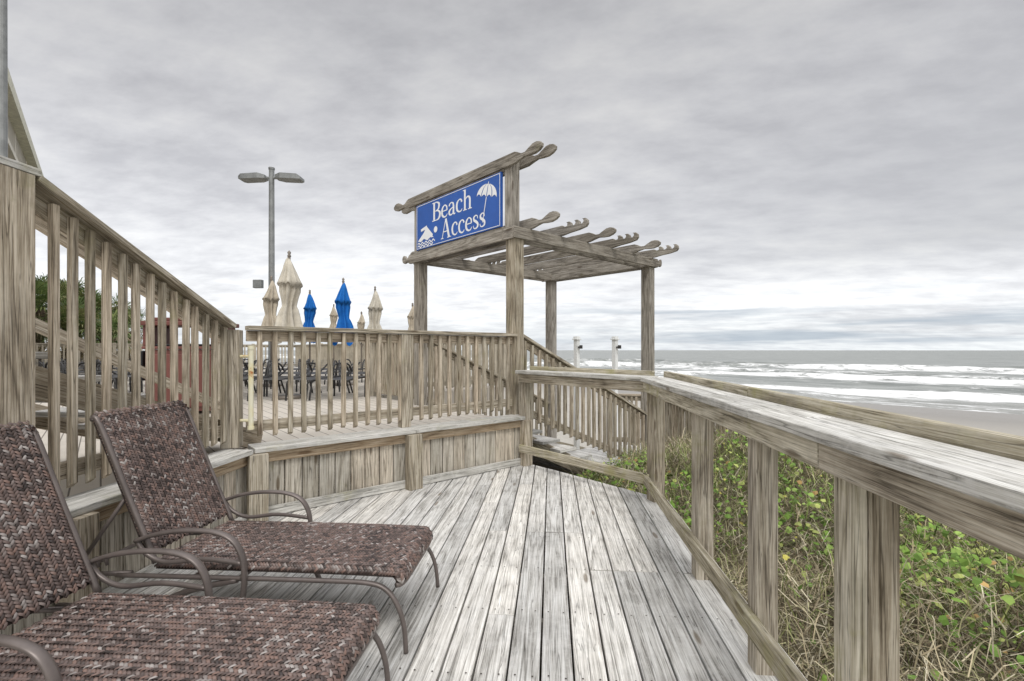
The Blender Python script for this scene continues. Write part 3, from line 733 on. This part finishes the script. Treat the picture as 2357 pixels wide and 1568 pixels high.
# ------------------------------------------------------------------ CHAISE LOUNGES
M_FR=simple('brown_powdercoat_metal',(0.155,0.13,0.12),0.38,0.35,0.25,8.0,0.5)
M_WB=simple('dark_wicker_backing',(0.025,0.016,0.013),0.7,0,0.3,20.0)
M_WK,t,b=newmat('wicker_strand')
a=t.add('ShaderNodeAttribute',attribute_name='rnd').outputs['Fac']
c=t.ramp(a,[(0.0,(0.032,0.022,0.019)),(0.3,(0.090,0.064,0.056)),(0.5,(0.15,0.107,0.094)),(0.68,(0.205,0.13,0.105)),(0.8,(0.20,0.17,0.158)),(1.0,(0.37,0.335,0.315))])
t.l.new(c,b.inputs['Base Color']); b.inputs['Roughness'].default_value=0.38; b.inputs['Specular IOR Level'].default_value=0.5
WID=0.55
def chaise(name,Y0):
    par=empty(name,(0,0,0))
    prof_seat=[(-1.86,0.36),(-1.2,0.365),(-0.74,0.362),(-0.69,0.352),(-0.665,0.325),(-0.658,0.29)]
    prof_back=[(-2.165,1.035),(-2.15,1.03),(-2.13,0.995),(-1.87,0.39)]
    STEP=0.0145; COLW=0.018
    def sample(prof,step):
        P=smoothpath([Vector((a_,0,b_)) for a_,b_ in prof],10); out=[];acc=0;last=P[0];out.append(P[0])
        for p in P[1:]:
            d=(p-last).length
            while acc+d>=step:
                t_=(step-acc)/d; last=last+(p-last)*t_; out.append(last.copy()); d=(p-last).length; acc=0
            acc+=d; last=p
        return out
    mb=MB([M_WK])
    def cross(t_):
        L=WID+0.05; d=t_*L; r=0.035; q_=math.pi/2*r
        if d<q_: a_=(q_-d)/r; return (r-r*math.sin(a_), -(r-r*math.cos(a_)), -math.sin(a_))
        if d>L-q_: a_=(d-(L-q_))/r; return (WID-r+r*math.sin(a_), -(r-r*math.cos(a_)), math.sin(a_))
        f_=(d-q_)/(L-2*q_); return (r+f_*(WID-2*r),0,0)
    back_v=[];back_f=[]
    for prof in (prof_seat,prof_back):
        P=sample(prof,STEP); ncol=int((WID+0.05)/COLW)
        o=len(back_v)
        for i,p in enumerate(P):
            d=(P[min(i+1,len(P)-1)]-P[max(i-1,0)]).normalized(); nrm=Vector((-d.z,0,d.x)); 
            if nrm.z<0: nrm=-nrm
            for (yy,dz) in ((0.0,-0.035),(0.004,-0.015),(0.035,0),(WID-0.035,0),(WID-0.004,-0.015),(WID,-0.035)):
                back_v.append(Vector((p.x,Y0+yy,p.z))+nrm*(dz-0.007))
        for i in range(len(P)-1):
            for k in range(5): back_f.append((o+i*6+k,o+i*6+k+1,o+(i+1)*6+k+1,o+(i+1)*6+k))
        for i in range(len(P)-1):
            p=P[i]; d=(P[min(i+1,len(P)-1)]-P[max(i-1,0)]).normalized(); nrm=Vector((-d.z,0,d.x))
            if nrm.z<0: nrm=-nrm
            for j in range(ncol):
                yy,dz,sn=cross((j+0.5)/ncol)
                c0=Vector((p.x,Y0+yy,p.z))+nrm*dz
                acr=Vector((0,math.sqrt(max(0,1-sn*sn)),0))-nrm*sn
                nn2=d.cross(acr); 
                if nn2.dot(nrm+Vector((0,sn,0)))<0: nn2=-nn2
                sgn=1 if j%2==0 else -1
                ang=sgn*math.radians(40)+random.uniform(-.12,.12)
                ld=(d*math.cos(ang)+acr*math.sin(ang)); wd_=(acr*math.cos(ang)-d*math.sin(ang))
                l=0.0145;w_=0.0052
                off=d*(0.5*STEP if j%2 else 0)
                rnd=min(1,max(0,random.gauss(0.48,0.24)+0.25*mnoise.noise(c0*5)))
                o=len(mb.v)
                for (aa,hh) in ((-1,-0.0055),(-0.45,0.0016),(0.45,0.0031),(1,-0.004)):
                    for (bb,h2) in ((-1,-0.0016),(0,0.0011),(1,-0.0016)):
                        mb.v.append(tuple(c0+off+ld*aa*l+wd_*bb*w_+nn2*(hh+h2)))
                for r_ in range(3):
                    for k in range(2):
                        mb.face((o+r_*3+k,o+r_*3+k+1,o+r_*3+4+k,o+r_*3+3+k),[(0,0)]*4,rnd,0)
    me=bpy.data.meshes.new('woven_sling'); me.from_pydata(mb.v,[],mb.f)
    at=me.attributes.new('rnd','FLOAT','FACE'); at.data.foreach_set('value',np.array(mb.r,dtype=np.float32))
    me.materials.append(M_WK); me.polygons.foreach_set('use_smooth',np.ones(len(mb.f),dtype=bool)); me.update()
    o_=bpy.data.objects.new('woven_sling',me); scene.collection.objects.link(o_); o_.parent=par
    meshobj('sling_backing',back_v,back_f,[M_WB],par,True)
    fv=[];ff_=[]
    for sd in (0,1):
        y=Y0+(0.0 if sd==0 else WID); sg_=-1 if sd==0 else 1
        yo=y+sg_*0.008
        tube(fv,ff_,smoothpath([(-2.05,yo,0.285),(-1.5,yo,0.292),(-1.0,yo,0.297),(-0.82,yo,0.293),(-0.74,yo,0.265),(-0.685,yo+sg_*.01,0.20),(-0.655,yo+sg_*.015,0.11),(-0.645,yo+sg_*.02,0.0)]),0.0135,8,0.8)
        ya=y+sg_*0.03
        tube(fv,ff_,smoothpath([(-1.93,ya,0.46),(-1.82,ya,0.495),(-1.68,ya,0.515),(-1.54,ya,0.51),(-1.455,ya,0.475),(-1.41,ya,0.40),(-1.40,ya,0.30),(-1.41,ya,0.20)]),[0.019]*43,10,0.55)
        tube(fv,ff_,smoothpath([(-1.93,ya,0.46),(-1.88,ya,0.40),(-1.78,ya,0.365),(-1.6,ya,0.385),(-1.41,ya,0.37)]),0.011,8)
        tube(fv,ff_,[(-1.41,ya,0.30),(-1.41,yo,0.30)],0.014,8)
        tube(fv,ff_,smoothpath([(-1.41,ya,0.22),(-1.39,ya,0.12),(-1.34,ya,0.0)]),0.0145,8)
        tube(fv,ff_,smoothpath([(-1.45,yo,0.285),(-1.75,yo,0.2),(-2.12,yo,0.0)]),0.0145,8)
        tube(fv,ff_,smoothpath([(-1.86,y,0.345),(-2.0,y,0.66),(-2.145,y,0.995),(-2.185,y,1.02)]),0.013,8)
        tube(fv,ff_,[(-2.01,y-sg_*0.02,0.67),(-2.28,y-sg_*0.02,0.30)],0.010,8)
        tube(fv,ff_,[(-2.32,y-sg_*0.02,0.26),(-2.0,y-sg_*0.02,0.285)],0.012,8)
        for k in range(4):
            xx=-2.26+k*0.045; zz=0.30+k*0.012
            tube(fv,ff_,[(xx,y-sg_*0.02,zz-.02),(xx-.018,y-sg_*0.02,zz+.03)],0.008,6)
    tube(fv,ff_,smoothpath([(-0.70,Y0,0.285),(-0.675,Y0+0.05,0.283),(-0.672,Y0+WID/2,0.283),(-0.675,Y0+WID-.05,0.283),(-0.70,Y0+WID,0.285)]),0.012,8)
    tube(fv,ff_,[(-1.45,Y0,0.285),(-1.45,Y0+WID,0.285)],0.012,8)
    tube(fv,ff_,[(-2.01,Y0,0.67),(-2.01,Y0+WID,0.67)],0.010,8)
    tube(fv,ff_,[(-2.185,Y0,1.02),(-2.185,Y0+WID,1.02)],0.014,8)
    tube(fv,ff_,[(-2.30,Y0,0.27),(-2.30,Y0+WID,0.27)],0.011,8)
    meshobj('frame',fv,ff_,[M_FR],par,True)
    return par
chaise('chaise_longue',2.14)
chaise('chaise_longue',1.30)

# ------------------------------------------------------------------ UMBRELLAS
M_UB=simple('beige_umbrella_canvas',(0.50,0.44,0.35),0.85,0,0.25,5.0,0.2)
M_UW=simple('cream_umbrella_canvas',(0.58,0.54,0.46),0.85,0,0.25,5.0,0.2)
M_UBL=simple('blue_umbrella_canvas',(0.015,0.15,0.50),0.8,0,0.25,5.0,0.2)
M_POLE=simple('umbrella_pole_metal',(0.25,0.22,0.19),0.4,0.5)
def umbrella(X,Y,ztop,mat,k=1.0):
    par=empty('closed_patio_umbrella',(X,Y,0.5)); H=ztop-0.5
    ph=random.uniform(0,6); p2=random.uniform(0,6)
    prof=[(0.0,0.012),(0.04,0.035),(0.14,0.068),(0.28,0.105),(0.42,0.142),(0.50,0.158),(0.505,0.132),(0.60,0.130),(0.72,0.11),(0.80,0.098),(0.86,0.094),(0.92,0.115),(1.05,0.145),(1.2,0.17),(1.35,0.19),(1.42,0.20)]
    n=56; vv=[];ff=[]
    for i,(dz,r) in enumerate(prof):
        for j in range(n):
            th=2*math.pi*j/n
            fold=1+(0.36*min(1,dz*1.6))*math.sin(8*th+ph+dz*0.9)+0.18*math.sin(3*th+p2+dz*3.0)+0.09*math.sin(13*th+dz*6)
            zz=H-0.12*k-dz*k
            if i in (5,6): zz+=0.05*math.sin(8*th+ph)
            if i==len(prof)-1: zz+=0.07*math.sin(8*th+ph)+0.05*math.sin(3*th)
            vv.append((r*k*fold*math.cos(th)+0.025*k*math.sin(dz*5+ph),r*k*fold*math.sin(th),zz))
    for i in range(len(prof)-1):
        for j in range(n): ff.append((i*n+j,i*n+(j+1)%n,(i+1)*n+(j+1)%n,(i+1)*n+j))
    meshobj('canopy',vv,ff,[mat],par,True)
    vv=[];ff=[]
    tube(vv,ff,[(0,0,0.06),(0,0,H-0.1*k)],0.024,10)
    tube(vv,ff,[(0,0,H-.13*k),(0,0,H-.10*k),(0,0,H-.07*k),(0,0,H-.035*k),(0,0,H)],[0.015,0.035,0.02,0.032,0.006],10)
    tube(vv,ff,[(0,0,0.0),(0,0,0.06)],[0.25,0.22],20); tube(vv,ff,[(0,0,0.06),(0,0,0.25)],0.04,12)
    meshobj('pole',vv,ff,[M_POLE],par,True)
for (X,Y,zt,m,k) in ((-4.59,8.16,3.1,M_UW,1.0),(-6.57,10.9,3.1,M_UB,.95),(-6.96,13.48,3.1,M_UBL,.95),(-5.01,11.33,3.1,M_UBL,1.0),(-8.06,17.4,3.07,M_UB,.75),(-5.86,14.57,2.55,M_UB,.62),(-4.79,12.86,3.1,M_UW,1.05),(-3.71,12.74,2.62,M_UB,.65)):
    umbrella(X,Y,zt,m,k)

# ------------------------------------------------------------------ LAMP POSTS
M_LP=simple('grey_lamp_metal',(0.27,0.28,0.28),0.5,0.3)
def streetlamp(X,Y,z0,zt,r,ang,hl=0.52):
    par=empty('double_head_street_lamp',(X,Y,0)); vv=[];ff=[]
    tube(vv,ff,[(0,0,z0),(0,0,zt)],[r,r*0.8],14); tube(vv,ff,[(0,0,z0),(0,0,z0+.3)],r*1.7,14)
    tube(vv,ff,[(0,0,zt),(0,0,zt+.05)],r*0.95,12)
    d=Vector((math.cos(ang),math.sin(ang),0)); s_=Vector((-d.y,d.x,0))
    tube(vv,ff,[-d*0.25+Vector((0,0,zt-.22)),d*0.25+Vector((0,0,zt-.22))],0.04,8)
    meshobj('pole',vv,ff,[M_LP],par)
    for sg_ in (-1,1):
        hv=[];hf=[]
        for (l,w,zl,zh) in ((0.14,0.12,-.26,-.17),(0.30,0.19,-.28,-.14),(0.30+hl*.85,0.19,-.30,-.17),(0.30+hl,0.15,-.29,-.22)):
            for (a_,b_) in ((-1,zl),(1,zl),(1,zh),(-1,zh)): hv.append(d*sg_*l+s_*a_*w+Vector((0,0,zt+b_)))
        for i in range(3):
            for k in range(4): hf.append((i*4+k,i*4+(k+1)%4,(i+1)*4+(k+1)%4,(i+1)*4+k))
        hf+= [(3,2,1,0),(12,13,14,15)]
        meshobj('lamp_head',hv,hf,[M_LP],par)
    return par
lp=streetlamp(-7.49,12.44,0.5,6.2,0.085,math.radians(4.6))
bx=MB([M_LP]); bx.post(-7.78,12.30,3.0,3.22,0.24,0,0,0.12); o_=bx.build('junction_box',0.01); o_.name='junction_box'; o_.parent=lp; o_.location=(7.49,-12.44,0)
streetlamp(-9.0,7.25,0.5,9.2,0.075,math.radians(30))

# ------------------------------------------------------------------ TRASH CABINET
M_MAR=simple('maroon_plastic',(0.15,0.052,0.042),0.5,0,0.2,4.0); M_BAG=simple('black_bag_plastic',(0.015,0.015,0.017),0.35,0,0.3,9.0)
tc=MB([M_MAR,M_BAG]); 
tx,ty=-4.95,6.30
def L_(a,b,z): 
    c,s__=math.cos(math.radians(12)),math.sin(math.radians(12)); return Vector((tx+a*c-b*s__,ty+a*s__+b*c,0.5+z))
def tbox(a0,a1,b0,b1,za,zb,mi=0): 
    P=[L_(a0,b0,za),L_(a1,b0,za),L_(a1,b1,za),L_(a0,b1,za)];Q=[L_(a0,b0,zb),L_(a1,b0,zb),L_(a1,b1,zb),L_(a0,b1,zb)]; tc.hexa(P+Q,None,mi)
tbox(-.42,.42,-.3,.3,0.04,0.86); tbox(-.45,.45,-.33,.33,0.862,0.90); tbox(-.40,.40,-.335,-.302,0.1,0.80)
tbox(-.45,-.38,-.3,.3,0.902,1.17);tbox(.38,.45,-.3,.3,0.902,1.17); tbox(-.48,.48,-.36,.36,1.172,1.23); tbox(-.40,.40,-.28,.28,1.232,1.28)
tbox(-.47,-.425,-.34,-.1,.45,.84,1); tbox(-.30,.30,-.30,.1,0.902,0.93,1)
tc.build('trash_receptacle',0.012)

# ------------------------------------------------------------------ POOL LOUNGERS
M_BLK=simple('dark_lounger_metal',(0.045,0.043,0.042),0.5,0.2)
vv=[];ff=[]
for sy in (-.3,.3):
    tube(vv,ff,smoothpath([(-.95,sy,.0),(-.9,sy,.2),(-.8,sy,.33),(0,sy,.36),(.35,sy,.36),(.85,sy,.60)]),0.017,6)
    tube(vv,ff,[(.35,sy,.36),(.55,sy,0)],0.017,6); tube(vv,ff,smoothpath([(.5,sy,.45),(.35,sy,.58),(.0,sy,.58),(-.12,sy,.36),(-.15,sy,0)]),0.017,6)
for k in range(26):
    t_=k/25; xx=-.85+t_*1.68; zz=.345+(0.0 if xx<.35 else (xx-.35)*.5)+.0
    o=len(vv); vv+= [(xx,-.3,zz),(xx,.3,zz),(xx+.04,.3,zz+.004),(xx+.04,-.3,zz+.004)]; ff.append((o,o+1,o+2,o+3))
lme=bpy.data.meshes.new('sun_lounger'); lme.from_pydata([tuple(p) for p in vv],[],ff); lme.materials.append(M_BLK); lme.update()
def lounger(X,Y,ang,z=0.5):
    o=bpy.data.objects.new('sun_lounger',lme); o.location=(X,Y,z); o.rotation_euler=(0,0,ang); scene.collection.objects.link(o)
for row,dv in enumerate((9.0,10.8,12.8)):
    for k in range(5):
        xc=-(2.95+0.62*k)*dv/9.0
        X=xc*.9967-dv*.0806; Y=xc*.0806+dv*.9967
        a_=math.radians(100+random.uniform(-15,15))
        lounger(X,Y,a_)
for row,dv in enumerate((9.6,11.4,13.6)):
    for k in range(6):
        xc=-(6.2+0.78*k)*dv/9.6
        if row==0 and k<2: xc-=1.8
        X=xc*.9967-dv*.0806; Y=xc*.0806+dv*.9967
        lounger(X,Y,math.radians(150+random.uniform(-15,15)))

# ------------------------------------------------------------------ PALMS
M_TR=simple('palm_trunk_bark',(0.2,0.155,0.11),0.9,0,0.5,12.0,0.2,0.6); M_PF=simple('palm_frond_foliage',(0.1,0.12,0.04),0.7,0,0.2,2.0,0.3,attr='col')
def palm(X,Y,z0,h,k_=1.15):
    par=empty('palm_tree',(X,Y,z0)); vv=[];ff=[]
    tube(vv,ff,[(0,0,0),(0.03,0,h*.3),(0.0,0.05,h*.6),(0.02,0.04,h)],[.2,.16,.15,.17],12); meshobj('trunk',vv,ff,[M_TR],par)
    vv=[];ff=[];cols=[]
    for k in range(44):
        az=random.uniform(0,6.283); el=random.uniform(-0.8,1.35); Lp=random.uniform(.5,.95)*k_
        d=Vector((math.cos(az)*math.cos(el),math.sin(az)*math.cos(el),math.sin(el)))
        b0=Vector((0,0,h)); e_=b0+d*Lp
        dead=el<-0.2; cb=(0.50,0.42,0.26) if dead else random.choice([(0.24,0.33,0.12),(0.33,0.40,0.15),(0.18,0.26,0.09),(0.42,0.42,0.20)])
        o=len(vv); sd=d.cross(Vector((0,0,1))).normalized()*0.015
        vv+= [b0-sd,b0+sd,e_+sd,e_-sd]; ff.append((o,o+1,o+2,o+3)); cols+=[cb]*4
        up=sd.normalized().cross(d)
        for j in range(22):
            a_=(j/21-.5)*2*2.0; l=random.uniform(.55,.85)*(1-.25*abs(a_)/2)*k_
            dr=(d*math.cos(a_)+sd.normalized()*math.sin(a_)+up*random.uniform(-.12,.12)).normalized()
            m_=e_+dr*l*.6; tip=e_+dr*l+Vector((0,0,-0.28*l)); pn=dr.cross(up).normalized()*0.020
            o=len(vv); vv+=[e_-pn*.4,e_+pn*.4,m_+pn,m_-pn,tip]; ff+=[(o,o+1,o+2,o+3),(o+3,o+2,o+4)]
            g_=random.uniform(.6,1.3); cols+=[tuple(min(1,q_*g_) for q_ in cb)]*5
    ob=meshobj('fronds',vv,ff,[M_PF],par)
    ca=ob.data.color_attributes.new('col','FLOAT_COLOR','POINT'); ca.data.foreach_set('color',np.array([(*c_,1) for c_ in cols],dtype=np.float32).ravel())
def camw(px,d): 
    xc=(px-1178)/1113*d; return (xc*.9967-d*.0806, xc*.0806+d*.9967)
for px,d,h in ((88,20,2.9),(150,21.5,3.1),(200,22,2.9),(255,23,2.6),(290,25,2.2),(118,25,3.7),(175,20,1.9),(228,20.5,1.7),(60,24,2.6)):
    X,Y=camw(px,d); palm(X,Y,0.1,h)

# ------------------------------------------------------------------ HOTEL BUILDING
hb_=empty('hotel_building')
M_STU=simple('cream_stucco',(0.66,0.63,0.56),0.85,0,0.12,1.0); M_GL=simple('window_glass',(0.05,0.06,0.07),0.08,0,0.2,1.0,0.8); M_RF=simple('pale_roof_trim',(0.62,0.61,0.50),0.7)
w0,w1=13.0,35.4; s0,s1=-15,-2.6; HT=10.1
b1=MB([M_STU])
def swbox(mb,sa_,sb_,wa_,wb_,za,zb,mi=0):
    P=[SW(sa_,wa_,za),SW(sb_,wa_,za),SW(sb_,wb_,za),SW(sa_,wb_,za)];Q=[SW(sa_,wa_,zb),SW(sb_,wa_,zb),SW(sb_,wb_,zb),SW(sa_,wb_,zb)]; mb.hexa(P+Q,None,mi)
swbox(b1,s0,s1-1.2,w0,w1,-0.7,HT); 
for fl in range(4):
    z=0.5+fl*2.9
    if fl: swbox(b1,s1-1.198,s1,w0,w1,z-.2,z)
    k=w0
    while k<=w1: swbox(b1,s1-1.197,s1-0.02,k,k+0.2,z,min(z+2.68,HT-.01)); k+=3.7
b1.build('walls',0.0,hb_)
b2=MB([M_RF]); swbox(b2,s0-.3,s1+.3,w0-.3,w1+.3,HT+.002,HT+.45); swbox(b2,s0,s1,w0,w1,HT+.452,HT+.8); b2.build('roof',0.0,hb_)
b3=MB([M_GL]); b4=MB([M_STU])
for fl in range(4):
    z=0.5+fl*2.9; k=w0
    while k+3.6<=w1+0.1:
        swbox(b3,s1-1.198,s1-1.17,k+0.7,k+3.2,z+.05,min(z+2.2,HT-.1)); swbox(b4,s1-.06,s1-.02,k+.2,k+3.7,z+1.0,z+1.06)
        for j in range(24): swbox(b4,s1-.05,s1-.03,k+.25+j*.145,k+.28+j*.145,z+.0,z+1.0)
        k+=3.7
b3.build('windows',0.0,hb_); b4.build('balcony_railings',0.0,hb_)

# ------------------------------------------------------------------ WHITE BEACH POSTS
M_WP=simple('white_vinyl',(0.78,0.79,0.78),0.5,0,0.08)
for px in (1327,1415):
    X,Y=camw(px,11.0)
    m_=MB([M_WP,M_BLK]); m_.post(X,Y,-2.2,1.58,0.10,0,a45); m_.post(X,Y,1.582,1.61,0.15,0,a45); m_.post(X,Y,1.612,1.66,0.11,0,a45)
    m_.post(X+.09,Y-.09,1.38,1.46,0.07,1,0); m_.post(X+.05,Y-.05,1.40,1.43,0.05,1,0)
    m_.build('white_shower_post',0.004)

# ------------------------------------------------------------------ WORLD
w=bpy.data.worlds.new('World'); scene.world=w; w.use_nodes=True
w.node_tree.nodes.clear(); t=NT(w.node_tree)
out=t.add('ShaderNodeOutputWorld'); bg=t.add('ShaderNodeBackground',{'Strength':1.0}); t.l.new(bg.outputs[0],out.inputs[0])
SUN_EL=math.radians(52); SUN_AZ=math.radians(165)
sky=t.add('ShaderNodeTexSky',sky_type='NISHITA'); sky.sun_disc=False; sky.sun_elevation=SUN_EL; sky.sun_rotation=SUN_AZ
sk=t.mix(1.0,sky.outputs[0],(0.10,0.10,0.10),'MULTIPLY')
g=t.add('ShaderNodeTexCoord').outputs['Generated']
sp=t.add('ShaderNodeSeparateXYZ',{'Vector':g}); z=t.math('MAXIMUM',sp.outputs[2],0.0)
den=t.math('ADD',z,0.16)
pv=t.add('ShaderNodeCombineXYZ',{0:t.math('DIVIDE',sp.outputs[0],den),1:t.math('DIVIDE',sp.outputs[1],den),2:0.0}).outputs[0]
n1=t.add('ShaderNodeTexNoise',{'Vector':pv,'Scale':0.9,'Detail':4.0,'Roughness':0.5,'Distortion':0.3}).outputs[0]
n2=t.add('ShaderNodeTexNoise',{'Vector':t.add('ShaderNodeMapping',{'Vector':pv,'Rotation':(0,0,0.6),'Scale':(1.0,1.6,1)}).outputs[0],'Scale':3.8,'Detail':5.0,'Roughness':0.6}).outputs[0]
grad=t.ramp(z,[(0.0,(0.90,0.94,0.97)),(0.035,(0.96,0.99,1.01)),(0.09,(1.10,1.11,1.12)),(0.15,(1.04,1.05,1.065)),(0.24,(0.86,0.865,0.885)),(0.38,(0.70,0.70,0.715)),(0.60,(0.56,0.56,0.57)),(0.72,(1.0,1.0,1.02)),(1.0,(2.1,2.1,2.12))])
cl=t.math('ADD',t.math('MULTIPLY',n1,0.52),t.math('MULTIPLY',n2,0.48))
cv=t.ramp(cl,[(0.38,(0.77,0.77,0.79)),(0.5,(0.94,0.94,0.95)),(0.61,(1.09,1.085,1.07))])
c=t.mix(1.0,grad,cv,'MULTIPLY')
dx=t.mapr(sp.outputs[0],-0.15,0.7)
band=t.ramp(z,[(0.10,0.0),(0.17,1.0),(0.26,0.9),(0.45,0.3),(0.6,0.0)])
c=t.mix(t.math('MULTIPLY',t.math('MULTIPLY',dx,band),0.7),c,(0.48,0.485,0.505))
st_v=t.add('ShaderNodeMapping',{'Vector':g,'Scale':(1.3,1.3,26)}).outputs[0]
n3=t.add('ShaderNodeTexNoise',{'Vector':st_v,'Scale':1.4,'Detail':4.0,'Roughness':0.55,'Distortion':0.2}).outputs[0]
sm=t.math('MULTIPLY',t.mapr(n3,0.47,0.60),t.ramp(z,[(0.0,0.1),(0.015,0.9),(0.08,0.75),(0.11,0.0)]))
sm=t.math('MULTIPLY',sm,t.mapr(sp.outputs[0],-0.15,0.25))
c=t.mix(t.math('MULTIPLY',sm,0.85),c,(0.43,0.51,0.60))
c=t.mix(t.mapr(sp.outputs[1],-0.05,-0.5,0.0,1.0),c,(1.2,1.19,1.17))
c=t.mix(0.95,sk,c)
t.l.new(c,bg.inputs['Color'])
sl=bpy.data.lights.new('sun','SUN'); sl.energy=1.5; sl.angle=math.radians(20); sl.color=(1.0,0.975,0.94)
so=bpy.data.objects.new('sun',sl); scene.collection.objects.link(so)
dirv=Vector((math.sin(SUN_AZ)*math.cos(SUN_EL),math.cos(SUN_AZ)*math.cos(SUN_EL),math.sin(SUN_EL)))
so.rotation_euler=dirv.to_track_quat('Z','Y').to_euler()

# ------------------------------------------------------------------ CAMERA
cam=bpy.data.cameras.new('camera'); cam.lens=17.0; cam.sensor_width=36; cam.shift_y=0.0093; cam.clip_end=20000; cam.clip_start=0.05
co_=bpy.data.objects.new('camera',cam); scene.collection.objects.link(co_); co_.location=(0,0,1.35)
co_.rotation_euler=(math.radians(90),0,math.radians(4.62)); scene.camera=co_
